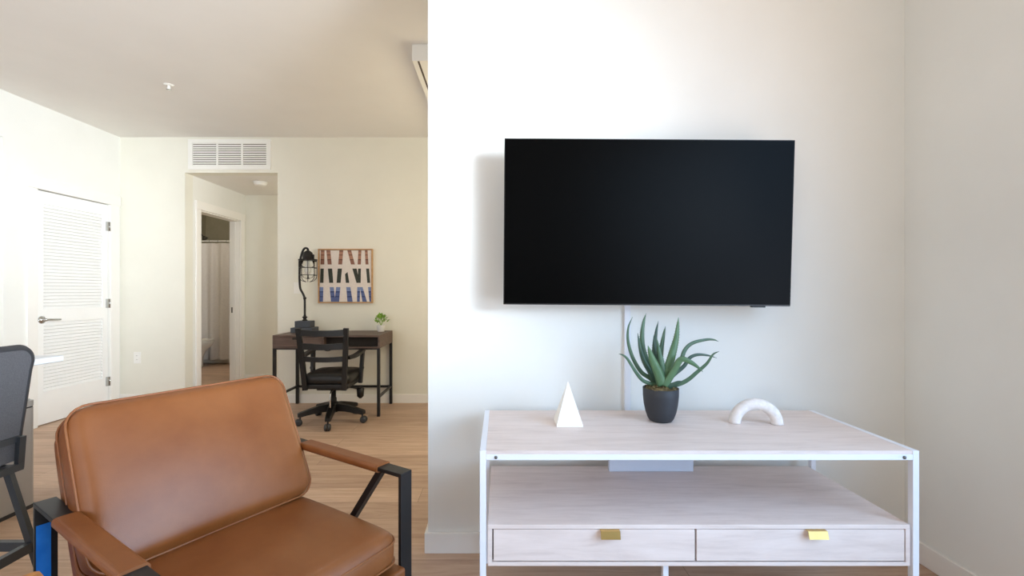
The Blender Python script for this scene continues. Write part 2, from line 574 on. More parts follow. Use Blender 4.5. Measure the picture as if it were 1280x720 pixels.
t = thing('smoke_detector', 'round white smoke detector on the low hall ceiling', 'smoke detector', (-2.69, 5.16, OZ))
obj('base_plate', lathe(B(), [(0.075, -0.012), (0.075, 0.0)], n=28), M['plastic_white'], t)
obj('cover', lathe(B(), [(0.03, -0.042), (0.055, -0.038), (0.066, -0.024), (0.068, -0.012)], n=28), M['plastic_white'], t)

t = thing('fire_sprinkler', 'small white fire sprinkler head on the living room ceiling', 'sprinkler', (-2.545, 3.535, CEIL)); t.scale = (0.8, 0.8, 0.7)
obj('escutcheon', lathe(B(), [(0.018, -0.012), (0.04, -0.006), (0.042, 0.0)], n=20), M['plastic_white'], t)
bm = B(); lathe(bm, [(0.01, -0.05), (0.012, -0.01)], n=10)
for s in (-1, 1): tube(bm, [(s * 0.012, 0, -0.02), (s * 0.017, 0, -0.035), (0.0, 0, -0.052)], 0.003, 6)
obj('nozzle', bm, M['plastic_white'], t)
obj('deflector', lathe(B(), [(0.02, -0.056), (0.022, -0.053)], n=14), M['chrome'], t)

t = thing('sliding_panel_track', 'white ceiling track box showing past the edge of the television wall', 'track', (-0.46, 2.95, CEIL))
bm = B(); box(bm, -0.104, 0.104, 0, 1.79, -0.108, 0.0, 0.003)
obj('housing', bm, M['plastic_white'], t)
bm = B()
for x in (-0.07, 0.0): box(bm, x, x + 0.012, 0.004, 1.78, -0.1095, -0.1075)
obj('groove', bm, M['vent_dark'], t)

def plate(name, label, cat, loc, kind):
    t = thing(name, label, cat, loc)
    obj('cover_plate', box(B(), -0.036, 0.036, -0.006, 0, -0.058, 0.058, 0.002), M['plastic_white'], t)
    if kind == 'outlet':
        for z in (-0.02, 0.02):
            s = obj('socket', box(B(), -0.017, 0.017, -0.008, -0.005, z - 0.014, z + 0.014, 0.002), M['plastic_white'], t)
            bm = B()
            for x in (-0.006, 0.006): box(bm, x - 0.001, x + 0.001, -0.0086, -0.0078, z - 0.003, z + 0.006)
            obj('slot', bm, M['slot'], s)
    else:
        obj('rocker', box(B(), -0.016, 0.016, -0.01, -0.005, -0.032, 0.032, 0.002), M['plastic_white'], t)
plate('wall_outlet', 'white double wall outlet between the closet door and the hall opening', 'outlet', (-3.74, YB, 0.466), 'outlet')
plate('light_switch', 'white light switch plate on the wall behind the desk lamp', 'light switch', (-2.09, YB, 1.185), 'switch')

# ------------------------------------------------------------------ bathroom glimpsed through the doorway
bm = B()
box(bm, -5.15, -3.38, 7.28, 7.98, 0.0, 0.42, 0.03)
tag(obj('bathtub', bm, M['porcelain']), 'white bathtub behind the shower curtain in the bathroom', 'bathtub')
bm = B()
NX, NZ = 120, 12
vv = [[None] * (NZ + 1) for _ in range(NX + 1)]
for i in range(NX + 1):
    u = i / NX
    for j in range(NZ + 1):
        w = j / NZ
        z = 0.075 + w * 1.825
        amp = 0.018 + 0.022 * (1 - w)
        y = 7.2 + amp * math.sin(u * 2 * PI * 9 + 0.6 * math.sin(u * 17)) + 0.01 * math.sin(u * 41)
        vv[i][j] = bm.verts.new((-5.0 + u * 1.58 + 0.006 * math.sin(u * 60 + w * 2), y, z))
for i in range(NX):
    for j in range(NZ):
        f = bm.faces.new((vv[i][j], vv[i + 1][j], vv[i + 1][j + 1], vv[i][j + 1])); f.smooth = True
tag(obj('shower_curtain', bm, M['curtain']), 'white shower curtain hanging in folds in the bathroom', 'curtain')
bm = B(); tube(bm, [(-5.149, 7.2, 1.93), (-3.375, 7.2, 1.93)], 0.012, 10)
t = tag(obj('curtain_rod', bm, M['plastic_white']), 'thin metal rod carrying the shower curtain', 'curtain rod')
for k in range(12):
    bm = B()
    x = -4.95 + k * 0.135
    tube(bm, [(x + 0.0, 7.2 + 0.017 * math.cos(a), 1.926 + 0.017 * math.sin(a)) for a in [2 * PI * q / 10 for q in range(10)]], 0.0025, 5, closed=True)
    obj('ring', bm, M['bolt'], t)
t = thing('wall_shower', 'small metal shower head on a bent arm above the shower curtain', 'shower head', (-5.15, 7.62, 2.09))
bm = B(); tube(bm, smooth_path([(0, 0, 0), (0.09, 0, 0.02), (0.18, 0, 0.01), (0.24, 0, -0.035)]), 0.011, 10)
obj('arm', bm, M['bolt'], t)
bm = B(); lathe(bm, [(0.012, 0), (0.02, -0.015), (0.042, -0.05), (0.042, -0.06)], (0, 0, 0), 18)
obj('spray_head', bm, M['bolt'], t, matrix=Matrix.Translation((0.235, 0, -0.03)) @ Matrix.Rotation(math.radians(-35), 4, 'Y'))

t = thing('toilet', 'white toilet beside the shower curtain, seen through the bathroom doorway', 'toilet', (-4.62, 6.92, 0))
bm = B()
P = [(0.10, 0.0, 0.0), (0.11, 0.0, 0.02), (0.095, 0.02, 0.16), (0.12, 0.03, 0.25), (0.18, 0.04, 0.34), (0.19, 0.045, 0.385)]
rings = []
for (r, ox, z) in P:
    rings.append([bm.verts.new((ox + r * (1.32 if math.cos(a) > 0 else 1.15) * math.cos(a), r * 0.98 * math.sin(a), z)) for a in [2 * PI * k / 28 for k in range(28)]])
for i in range(len(rings) - 1):
    for k in range(28):
        f = bm.faces.new((rings[i][k], rings[i][(k + 1) % 28], rings[i + 1][(k + 1) % 28], rings[i + 1][k])); f.smooth = True
bm.faces.new(rings[0]); bm.faces.new(rings[-1])
obj('bowl', bm, M['porcelain'], t)
def ell(bm, ox, rx, ry, z0, z1):
    prism(bm, [(ox + rx * math.cos(2 * PI * k / 28), ry * math.sin(2 * PI * k / 28)) for k in range(28)], z0, z1)
    return bm
obj('seat', ell(B(), 0.055, 0.245, 0.195, 0.386, 0.404), M['porcelain'], t)
obj('lid', ell(B(), 0.05, 0.24, 0.19, 0.405, 0.423), M['porcelain'], t)
obj('tank', box(B(), -0.42, -0.19, -0.2, 0.2, 0.36, 0.72, 0.02), M['porcelain'], t)
obj('tank_lid', box(B(), -0.43, -0.18, -0.21, 0.21, 0.72, 0.75, 0.008), M['porcelain'], t)
obj('pedestal', box(B(), -0.40, -0.08, -0.1, 0.1, 0.0, 0.36, 0.03), M['porcelain'], t)

# ------------------------------------------------------------------ television
TVW, TVH, TVT = 1.181, 0.677, 0.03
t = thing('television', 'large black flat screen television mounted on the wall', 'television', (0.6065, 1.895, 1.437))
t.rotation_euler = (math.radians(2.0), math.radians(0.38), 0)
obj('screen', box(B(), -TVW / 2 + 0.004, TVW / 2 - 0.004, -0.0165, -0.014, -TVH / 2 + 0.006, TVH / 2 - 0.004), M['screen'], t)
bm = B(); box(bm, -TVW / 2, TVW / 2, -0.015, 0.012, -TVH / 2, TVH / 2, 0.002)
box(bm, -TVW / 2 + 0.15, TVW / 2 - 0.15, 0.012, 0.045, -TVH / 2 + 0.06, TVH / 2 - 0.12, 0.01)
obj('housing', bm, M['bezel'], t)
obj('sensor', box(B(), 0.435, 0.49, -0.012, 0.006, -TVH / 2 - 0.006, -TVH / 2, 0.001), M['bezel'], t)
bm = B()
box(bm, -0.12, 0.12, 0.045, 0.06, -0.15, 0.15)
beam(bm, (0, 0.05, 0.05), (0, 0.134, 0.055), 0.08, 0.1)
beam(bm, (0, 0.05, -0.06), (0, 0.136, -0.055), 0.08, 0.1)
obj('wall_bracket', bm, M['black_metal'], t)

# cable cover below the television
bm = B(); box(bm, 0.548, 0.576, YP - 0.014, YP, BH, 1.12, 0.003)
tag(obj('cable_cover', bm, M['raceway']), 'thin white vertical cable cover running down the wall under the television', 'cable cover')

# ------------------------------------------------------------------ console
CX0, CX1, CY0, CY1 = -0.065, 1.341, 1.471, 1.972
t = thing('console_table', 'long whitewashed wood console with white metal frame below the television', 'console table', ((CX0 + CX1) / 2, (CY0 + CY1) / 2, 0))
hx, hy = (CX1 - CX0) / 2, (CY1 - CY0) / 2
TP = 0.02; ZT = 0.647
obj('tabletop', box(B(), -hx + TP, hx - TP, -hy + 0.002, hy - 0.002, ZT - 0.0118, ZT - 0.0005, 0.001), M['wash'], t)
for sx in (-1, 1):
    for sy in (-1, 1):
        x = sx * (hx - TP / 2); y = sy * (hy - TP / 2)
        obj('leg', box(B(), x - TP / 2, x + TP / 2, y - TP / 2, y + TP / 2, 0, ZT, 0.0015), M['white_metal'], t)
    x = sx * (hx - TP / 2)
    obj('side_rail', box(B(), x - TP / 2, x + TP / 2, -hy + TP, hy - TP, ZT - 0.02, ZT, 0.0015), M['white_metal'], t)
for sy in (-1, 1):
    y = sy * (hy - TP / 2)
    r = obj('top_rail', box(B(), -hx + TP, hx - TP, y - TP / 2, y + TP / 2, ZT - 0.030, ZT - 0.012, 0.0012), M['white_metal'], t)
    if sy < 0:
        for x in (-hx + TP + 0.032, hx - TP - 0.028):
            obj('bolt', lathe(B(), [(0.002, -0.004), (0.005, -0.003), (0.0055, 0.0)], (x, y - TP / 2, ZT - 0.021), 12, axis='y'), M['bolt'], r)
# drawer case
Z0, Z1 = 0.276, 0.4087
cx = hx - TP - 0.006
bm = B()
box(bm, -cx, cx, -hy + 0.004, hy - 0.004, Z1 - 0.014, Z1, 0.001)
box(bm, -cx, cx, -hy + 0.004, hy - 0.004, Z0, Z0 + 0.012, 0.001)
box(bm, -cx, -cx + 0.014, -hy + 0.004, hy - 0.004, Z0 + 0.012, Z1 - 0.014)
box(bm, cx - 0.014, cx, -hy + 0.004, hy - 0.004, Z0 + 0.012, Z1 - 0.014)
box(bm, -cx, cx, hy - 0.016, hy - 0.004, Z0 + 0.012, Z1 - 0.014)
obj('drawer_case', bm, M['wash'], t)
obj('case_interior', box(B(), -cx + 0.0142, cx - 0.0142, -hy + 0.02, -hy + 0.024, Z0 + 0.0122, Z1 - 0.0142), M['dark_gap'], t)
mid = -0.01
for (x0, x1, hxp) in ((-cx + 0.018, mid - 0.003, -0.287), (mid + 0.003, cx - 0.018, 0.372)):
    d = obj('drawer', box(B(), x0, x1, -hy + 0.004, -hy + 0.018, Z0 + 0.0165, Z1 - 0.0158, 0.001), M['wash'], t)
    bm = B()
    prism(bm, [(-0.0, Z1 - 0.0142), (-0.014, Z1 - 0.0142), (-0.021, Z1 - 0.037), (-0.019, Z1 - 0.0375), (-0.0125, Z1 - 0.0158), (0.0, Z1 - 0.0158)], hxp - 0.031, hxp + 0.031,
          tf=lambda a, b, c: Vector((c, -hy + 0.004 + a, b)))
    obj('handle', bm, M['brass'], d)
obj('center_leg', box(B(), -0.106, -0.088, -hy + 0.03, -hy + 0.048, 0, Z0, 0.0015), M['white_metal'], t)

# flat box standing on the open shelf
bm = B(); box(bm, 0.452, 0.802, 1.905, 1.93, 0.4088, 0.585, 0.003)
tag(obj('cable_box', bm, M['greybox']), 'pale grey flat box standing at the back of the open console shelf', 'box')

# white pyramid
bm = B()
hw = 0.0495; px, py = 0.2625, 1.776
bs = [bm.verts.new((px + a * hw, py + b * hw, ZT + c)) for c in (0.0, 0.006) for a, b in ((-1, -1), (1, -1), (1, 1), (-1, 1))]
ap = bm.verts.new((px, py, ZT + 0.163))
bm.faces.new((bs[3], bs[2], bs[1], bs[0]))
for k in range(4):
    bm.faces.new((bs[k], bs[(k + 1) % 4], bs[4 + (k + 1) % 4], bs[4 + k]))
    bm.faces.new((bs[4 + k], bs[4 + (k + 1) % 4], ap))
tag(obj('pyramid_ornament', bm, M['white_obj']), 'slim white pyramid ornament at the left of the console top', 'ornament')

# white arch
t = thing('arch_ornament', 'speckled white ceramic arch ornament on the right of the console top', 'ornament', (0.985, 1.772, ZT), math.radians(-7))
bm = B()
pts = [(-0.078 * math.cos(a), 0, 0.0) if False else (-0.0775 * math.cos(a), 0, 0.076 * math.sin(a)) for a in [PI * k / 32 for k in range(33)]]
tube(bm, pts, 0.0215, 18)
# square the feet off on the table
for v in bm.verts:
    if v.co.z < 0.0: v.co.z = 0.0
obj('arch', bm, M['speckle'], t)

# ------------------------------------------------------------------ aloe
t = thing('aloe_plant', 'spiky green aloe in a charcoal pot in the middle of the console top', 'plant', (0.633, 1.812, ZT))
bm = B()
lathe(bm, [(0.036, 0.0), (0.043, 0.003), (0.050, 0.014), (0.058, 0.036), (0.064, 0.066), (0.0675, 0.10), (0.068, 0.13), (0.066, 0.131), (0.064, 0.122), (0.001, 0.121)], n=40)
obj('pot', bm, M['pot'], t)
bm = B()
rings = []
NR = 8
for i in range(NR + 1):
    r = 0.064 * i / NR
    rings.append([bm.verts.new((r * math.cos(2 * PI * k / 28), r * math.sin(2 * PI * k / 28), 0.121 + 0.020 * (1 - (i / NR) ** 2) + random.uniform(-.004, .005) * (1 if i < NR else 0))) for k in range(28)])
for i in range(NR):
    for k in range(28):
        if i == 0:
            pass
        f = bm.faces.new((rings[i][k], rings[i][(k + 1) % 28], rings[i + 1][(k + 1) % 28], rings[i + 1][k]))
for k in range(90):
    a = random.uniform(0, 2 * PI); r = 0.062 * math.sqrt(random.random())
    x, y = r * math.cos(a), r * math.sin(a)
    d = Vector((random.uniform(-1, 1), random.uniform(-1, 1), random.uniform(0, .8))).normalized() * random.uniform(.006, .014)
    z = 0.124 + 0.018 * (1 - (r / 0.064) ** 2); beam(bm, (x, y, z), (x + d.x, y + d.y, z + 0.002 + d.z), 0.0022, 0.0022)
obj('soil', bm, M['soil'], t)

S = 0.000503
def leaf(path, w, y0, y1, m, fl=0.4, teeth=True, twist=0.0):
    """path in leaf-drawing units from base to tip, w base width, y0 to y1 depth"""
    n = len(path)
    pts = []
    for i, (a, b) in enumerate(path):
        q = i / (n - 1)
        pts.append(((a - 415) * S, y0 + (y1 - y0) * q ** 1.3, (628 - b) * S + 0.134))
    pts = smooth_path(pts, 7)
    N = len(pts)
    rad = []
    for i in range(N):
        q = i / (N - 1)
        prof = (1 - q) ** 0.75 * (0.72 + 0.55 * q) if q < 0.97 else (1 - q) ** 0.75
        rad.append(max(0.0009, w * S * 0.5 * prof))
    bm = B()
    tube(bm, pts, rad, 10, flat=(Vector((math.sin(twist), math.cos(twist), 0.0)), fl))
    if teeth:
        for i in range(2, N - 2, 1):
            tg = (pts[i + 1] - pts[i - 1]).normalized()
            s = tg.cross(Vector((math.sin(twist), math.cos(twist), 0))).normalized()
            for sg in (-1, 1):
                c = pts[i] + s * sg * rad[i] * 0.97
                hgt = min(0.0036, rad[i] * 0.5)
                a = bm.verts.new(c - tg * 0.0014); b_ = bm.verts.new(c + tg * 0.0014)
                e = bm.verts.new(c + s * sg * hgt + tg * 0.001)
                d = bm.verts.new(c + Vector((0, -0.0012, 0)))
                bm.faces.new((a, b_, e)); bm.faces.new((a, d, e)); bm.faces.new((b_, d, e))
    obj('leaf', bm, m, t)
A1, A2, A3 = M['aloe'], M['aloe2'], M['aloe3']
leaf([(385, 612), (330, 602), (270, 575), (215, 510), (150, 410), (112, 378), (76, 366)], 46, 0.0, -0.02, A1, teeth=False)
leaf([(385, 600), (330, 560), (270, 515), (205, 400), (172, 270), (178, 165), (212, 86)], 50, 0.015, 0.03, A1, teeth=False)
leaf([(385, 600), (335, 510), (285, 420), (255, 320), (235, 208)], 64, 0.01, 0.0, A3)
leaf([(410, 605), (375, 510), (325, 405), (283, 295)], 112, -0.025, -0.05, A2)
leaf([(395, 590), (340, 470), (298, 340), (294, 230), (308, 135), (332, 58)], 66, 0.03, 0.05, A1)
leaf([(425, 590), (385, 460), (362, 360), (360, 225)], 60, 0.0, 0.0, A3)
leaf([(430, 600), (420, 480), (395, 360), (368, 240)], 70, -0.012, -0.02, A1)
leaf([(425, 590), (408, 460), (397, 330), (408, 215), (431, 120)], 56, 0.03, 0.05, A3)
leaf([(430, 590), (428, 450), (440, 330), (458, 240), (477, 162)], 58, 0.02, 0.035, A1)
leaf([(430, 610), (462, 500), (500, 370), (535, 240), (555, 86)], 104, -0.012, 0.0, A2, fl=0.35)
leaf([(425, 612), (462, 545), (505, 470), (528, 415), (560, 400), (620, 428), (660, 458), (692, 492)], 78, -0.03, -0.06, A2, teeth=False)
leaf([(450, 600), (520, 520), (585, 430), (625, 345), (690, 293), (800, 268), (870, 270), (916, 286)], 52, 0.01, 0.05, A1, teeth=False)
leaf([(450, 605), (520, 535), (600, 470), (650, 405), (715, 381), (800, 388), (872, 410)], 48, 0.0, 0.02, A3, teeth=False)
leaf([(450, 618), (540, 602), (610, 565), (680, 500), (745, 435), (785, 365), (826, 338)], 50, -0.015, -0.05, A1, teeth=False)
leaf([(450, 615), (490, 600), (525, 580), (550, 570)], 60, -0.03, -0.045, A3, teeth=False)

# ------------------------------------------------------------------ leather armchair
ANG = math.atan2(0.841, 0.541)
t = thing('leather_armchair', 'tan leather armchair with flat black steel arms in the foreground', 'armchair', (-0.753, 1.325, 0), ANG)
BW, BTk = 0.046, 0.012
YF, YBk, ZA = -0.34, 0.342, 0.60
for s in (-1, 1):
    x0, x1 = (0.307, 0.353) if s > 0 else (-0.353, -0.307)
    xc = (x0 + x1) / 2
    ar = obj('arm', box(B(), x0, x1, YF, YBk, ZA - BTk, ZA, 0.0012), M['black_metal'], t)
    bm = B()
    prof = rrect(0.029, 0.0125, 0.011, 4)
    prism(bm, prof, -0.238, 0.165, tf=lambda a, b, c: Vector((xc + a, c, ZA - BTk / 2 + b)))
    for f in bm.faces: f.smooth = False
    sl = obj('arm_sleeve', bm, M['leather'], ar)
    obj('front_leg', box(B(), x0, x1, YF, YF + BTk, 0, ZA - BTk + 0.001, 0.0012), M['black_metal'], t)
    rl = obj('rear_leg', box(B(), x0, x1, YBk - BTk, YBk, 0, ZA - BTk + 0.001, 0.0012), M['black_metal'], t)
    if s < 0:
        o = obj('leg_reflection', box(B(), x0 + 0.003, x1 - 0.014, YBk - BTk - 0.0015, YBk - BTk - 0.0002, 0.02, ZA - 0.06), M['blue_reflection'], rl)  # thin coloured sheet painting a blue reflection on the black leg
        o['label'] = 'blue reflection painted on the front of the rear leg'
    bm = B(); beam(bm, (xc, -0.235, ZA - BTk), (xc, 0.085, 0.15), 0.022, 0.02, up=(0, 1, 0))
    obj('brace', bm, M['black_metal'], t)
    obj('lower_rail', box(B(), x0, x1, YF + BTk, YBk - BTk, 0.0, 0.012, 0.001), M['black_metal'], t)
# seat platform
obj('seat_frame', box(B(), -0.306, 0.306, -0.362, 0.30, 0.235, 0.326, 0.008), M['leather'], t)
# seat cushion
sh = (0.300, 0.262, 0.055)
bm = cushion(B(), sh[0], sh[1], sh[2], 0.035, 0.026, 0.0, seg=16, rc=0.05, puff=0.006)
seat = obj('seat_cushion', bm, M['leather'], t, matrix=Matrix.Translation((0, -0.085, 0.381)))
for z in (0.028, -0.032):
    bm = B()
    tube(bm, [(x * 1.0, y, z) for x, y in rrect(sh[0] + 0.0005, sh[1] + 0.0005, 0.05)], 0.0032, 6, closed=True)
    obj('piping', bm, M['leather_pipe'], seat)
# back frame panel and cushion
tilt = math.radians(28)
bl = 0.221
mx = Matrix.Translation((0, 0.2235, 0.630)) @ Matrix.Rotation(-tilt, 4, 'X') @ Matrix.Rotation(math.radians(90), 4, 'X')
# local: x across, y up the back, z toward the sitter
bm = cushion(B(), 0.306, bl, 0.062, 0.034, 0.034, 0.01, seg=18, rc=0.055, puff=0.008)
bc = obj('back_cushion', bm, M['leather'], t, matrix=mx)
for z in (0.038, -0.040):
    bm = B()
    tube(bm, [(x, y, z) for x, y in rrect(0.3075, bl + 0.0015, 0.056)], 0.0036, 6, closed=True)
    obj('piping', bm, M['leather_pipe'], bc)
bm = cushion(B(), 0.303, 0.235, 0.028, 0.016, 0, 0, seg=8, rc=0.03)
obj('back_frame', bm, M['leather'], t, matrix=mx @ Matrix.Translation((0, -0.045, -0.093)))

# ------------------------------------------------------------------ small wooden table at the chair's left
t = thing('side_table', 'honey coloured wooden table beside the armchair, only its corner showing', 'side table', (-0.8946, 0.917, 0), ANG)
# local corner lies at the far right of the top
obj('tabletop', box(B(), -0.375, 0.032, -0.20, 0.222, 0.485, 0.52, 0.012), M['honey'], t)
for x in (-0.345, 0.0):
    for y in (-0.17, 0.19):
        bm = B(); tube(bm, [(x, y, 0.0), (x, y, 0.486)], [0.013, 0.019], 12)
        obj('leg', bm, M['honey'], t)

# ------------------------------------------------------------------ kitchen island, stool, bin
t = thing('kitchen_island', 'white kitchen counter whose corner shows above the grey stool', 'kitchen island', (-2.6, 1.2, 0))
obj('countertop', box(B(), -0.9, 0.92, -0.4, 0.572, 0.888, 0.91, 0.004), M['quartz'], t)
obj('cabinet', box(B(), -0.88, 0.50, -0.37, 0.54, 0.0, 0.888, 0.003), M['door'], t)

t = thing('counter_stool', 'grey fabric counter stool with grey steel frame at the left edge of the picture', 'stool', (-1.555, 1.30, 0))
# faces -x; y across
def stool_curve(y, z):
    return 0.0
bm = B()
hw = 0.205
outline = []
for a in range(0, 91, 10):
    outline.append((hw - 0.045 + 0.045 * math.sin(math.radians(a)) , 0.975 - 0.045 + 0.045 * math.cos(math.radians(a))))
outline += [(hw - 0.004, 0.90), (hw - 0.008, 0.80), (hw - 0.014, 0.70), (hw - 0.018, 0.612)]
full = [(-y, z) for y, z in outline] 
poly = list(reversed(full)) + outline
def bx(z, y=0):
    q = (z - 0.60) / 0.37
    return -0.005 + 0.036 * q ** 1.3
def strip(bm, poly, th, off):
    f = [bm.verts.new((bx(z) + off, y, z)) for y, z in poly]
    g = [bm.verts.new((bx(z) + off - th, y, z)) for y, z in poly]
    n = len(poly)
    # horizontal quads left/right
    m = n // 2
    for k in range(m - 1):
        bm.faces.new((f[k], f[k + 1], f[n - 2 - k], f[n - 1 - k]))
        bm.faces.new((g[k], g[n - 1 - k], g[n - 2 - k], g[k + 1]))
    for k in range(n):
        bm.faces.new((f[k], f[(k + 1) % n], g[(k + 1) % n], g[k]))
strip(bm, poly, 0.022, 0.0)
back = obj('backrest', bm, M['grey_fabric'], t)
bm = B()
tube(bm, [(bx(z) - 0.011, y, z) for y, z in poly], 0.0125, 8)
obj('edging', bm, M['stool_dark'], back)
bm = B()
beam(bm, (0.003, -0.2, 0.682), (0.003, 0.187, 0.682), 0.012, 0.020, up=(0, 0, 1))
obj('back_strap', bm, M['stool_metal'], t)
bm = B()
for y in (-0.183, 0.183):
    beam(bm, (0.004, y, 0.585), (0.012, y, 0.69), 0.02, 0.014, up=(1, 0, 0))
beam(bm, (0.004, -0.19, 0.592), (0.004, 0.19, 0.592), 0.018, 0.022)
obj('back_frame', bm, M['stool_metal'], t)
bm = cushion(B(), 0.205, 0.20, 0.03, 0.025, 0.012, 0, seg=8, rc=0.05)
obj('seat', bm, M['grey_fabric'], t, matrix=Matrix.Translation((-0.225, 0, 0.622)))
legs = {}
for sx in (0, 1):
    for sy in (-1, 1):
        top = (-0.015 - 0.38 * sx, sy * 0.165, 0.592); bot = (0.095 - 0.60 * sx, sy * 0.235, 0.0)
        legs[(sx, sy)] = (Vector(top), Vector(bot))
        bm = B(); beam(bm, top, bot, 0.015, 0.022, up=(1, 0, 0))
        obj('leg', bm, M['stool_metal'], t)
def at_z(k, z):
    a, b = legs[k]; q = (a.z - z) / (a.z - b.z); return a.lerp(b, q)
for k0, k1 in (((0, -1), (0, 1)), ((1, -1), (1, 1)), ((0, 1), (1, 1)), ((0, -1), (1, -1))):
    bm = B(); beam(bm, at_z(k0, 0.33), at_z(k1, 0.33), 0.018, 0.03, up=(0, 0, 1))
    obj('footrest', bm, M['stool_metal'], t)
for y in (-0.165, 0.165):
    bm = B(); beam(bm, (0.0, y, 0.592), (-0.40, y, 0.592), 0.02, 0.02)
    obj('seat_rail', bm, M['stool_metal'], t)

t = thing('trash_can', 'tall brushed stainless steel trash can behind the grey stool', 'trash can', (-2.66, 2.30, 0))
def rr(hx, hy, r): return rrect(hx, hy, r, 6)
bm = B(); prism(bm, rr(0.16, 0.185, 0.035), 0.02, 0.535)
obj('body', bm, M['steel'], t)
obj('base', prism(B(), rr(0.162, 0.187, 0.036), 0.0, 0.02), M['steel_dark'], t)
obj('rim', prism(B(), rr(0.158, 0.183, 0.034), 0.535, 0.543), M['steel_dark'], t)
bm = B(); prism(bm, rr(0.161, 0.186, 0.036), 0.543, 0.572)
prism(bm, rr(0.152, 0.177, 0.036), 0.572, 0.579)
obj('lid', bm, M['steel'], t)
obj('latch', box(B(), 0.16, 0.166, 0.03, 0.05, 0.44, 0.47, 0.002), M['steel_dark'], t)

# ------------------------------------------------------------------ writing desk
DX0, DX1, DYF, DYB = -2.09, -1.105, 4.225, 4.728
t = thing('writing_desk', 'dark walnut writing desk with thin black metal legs against the far wall', 'desk', ((DX0 + DX1) / 2, (DYF + DYB) / 2, 0))
hx, hy = (DX1 - DX0) / 2, (DYB - DYF) / 2
ZD = 0.748; ZA0 = 0.627
bm = B()
box(bm, -hx, hx, -hy, hy, ZD - 0.018, ZD, 0.001)
obj('desktop', bm, M['walnut'], t)
bm = B()
box(bm, -hx, hx, -hy, hy, ZA0, ZA0 + 0.014, 0.001)
box(bm, -hx, -hx + 0.016, -hy, hy, ZA0 + 0.014, ZD - 0.018); box(bm, hx - 0.016, hx, -hy, hy, ZA0 + 0.014, ZD - 0.018)
box(bm, -hx + 0.016, hx - 0.016, hy - 0.014, hy, ZA0 + 0.014, ZD - 0.018)
box(bm, -0.035, -0.021, -hy + 0.002, hy - 0.014, ZA0 + 0.014, ZD - 0.018)
obj('apron', bm, M['walnut'], t)
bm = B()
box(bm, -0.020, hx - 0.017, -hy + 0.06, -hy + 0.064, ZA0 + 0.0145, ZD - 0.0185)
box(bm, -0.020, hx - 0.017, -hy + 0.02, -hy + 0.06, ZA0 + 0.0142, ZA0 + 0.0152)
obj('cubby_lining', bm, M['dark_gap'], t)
d = obj('drawer', box(B(), -hx + 0.018, -0.037, -hy + 0.001, -hy + 0.016, ZA0 + 0.016, ZD - 0.020), M['walnut'], t)
obj('finger_pull', box(B(), -0.31, -0.22, -hy - 0.0006, -hy + 0.002, ZD - 0.042, ZD - 0.0215), M['dark_gap'], d)
for sx in (-1, 1):
    for sy in (-1, 1):
        x, y = sx * (hx - 0.013), sy * (hy - 0.013)
        obj('leg', box(B(), x - 0.013, x + 0.013, y - 0.013, y + 0.013, 0, ZA0, 0.001), M['black_metal'], t)
    x = sx * (hx - 0.013)
    obj('side_stretcher', box(B(), x - 0.010, x + 0.010, -hy + 0.026, hy - 0.026, 0.168, 0.188), M['black_metal'], t)
obj('back_stretcher', box(B(), -hx + 0.02, hx - 0.02, hy - 0.024, hy - 0.004, 0.166, 0.188), M['black_metal'], t)
obj('top_frame', box(B(), -hx + 0.002, hx - 0.002, -hy + 0.003, -hy + 0.025, ZA0 - 0.012, ZA0), M['black_metal'], t)

# cable loop hanging under the desk
bm = B()
tube(bm, smooth_path([(-1.72, 4.40, 0.625), (-1.70, 4.40, 0.60), (-1.66, 4.40, 0.583), (-1.62, 4.40, 0.59), (-1.61, 4.40, 0.625)]), 0.004, 6)
tag(obj('power_cable', bm, M['black_metal']), 'short loop of black cable hanging under the desk', 'cable')

# ------------------------------------------------------------------ desk chair
t = thing('desk_chair', 'black ladder-back swivel chair on casters at the desk', 'office chair', (-1.476, 4.07, 0))
# back is toward -y
def back_pt(sx, z):
    q = (z - 0.32) / 0.52
    return Vector((sx * (0.163 + 0.036 * q), -0.20 - 0.055 * q ** 1.4, z))
for sx in (-1, 1):
    bm = B()
    zs = [0.32, 0.42, 0.52, 0.62, 0.72, 0.845]
    for a, b in zip(zs[:-1], zs[1:]):
        beam(bm, back_pt(sx, a), back_pt(sx, b), 0.040, 0.026, up=(0, 1, 0))
    obj('back_post', bm, M['black_wood'], t)
for (z0, z1) in ((0.782, 0.836), (0.668, 0.722), (0.565, 0.610)):
    bm = B()
    L, R = back_pt(-1, (z0 + z1) / 2), back_pt(1, (z0 + z1) / 2)
    prev = None
    for k in range(11):
        q = k / 10
        x = L.x + (R.x - L.x) * q
        sag = 0.010 * math.sin(PI * q)
        y = L.y - 0.012 * math.sin(PI * q)
        cur = [bm.verts.new((x, y + dy, z)) for dy, z in ((-0.009, z0 - sag * 0.5), (0.009, z0 - sag * 0.5), (0.009, z1 - sag), (-0.009, z1 - sag))]
        if prev:
            for i in range(4):
                f = bm.faces.new((prev[i], prev[(i + 1) % 4], cur[(i + 1) % 4], cur[i]))
        else:
            bm.faces.new(cur)
        prev = cur
    bm.faces.new(prev)
    obj('back_rail', bm, M['black_wood'], t)
obj('seat_base', box(B(), -0.19, 0.19, -0.19, 0.24, 0.325, 0.365, 0.008), M['black_wood'], t)
bm = cushion(B(), 0.205, 0.215, 0.042, 0.03, 0.022, 0, seg=10, rc=0.05, puff=0.004)
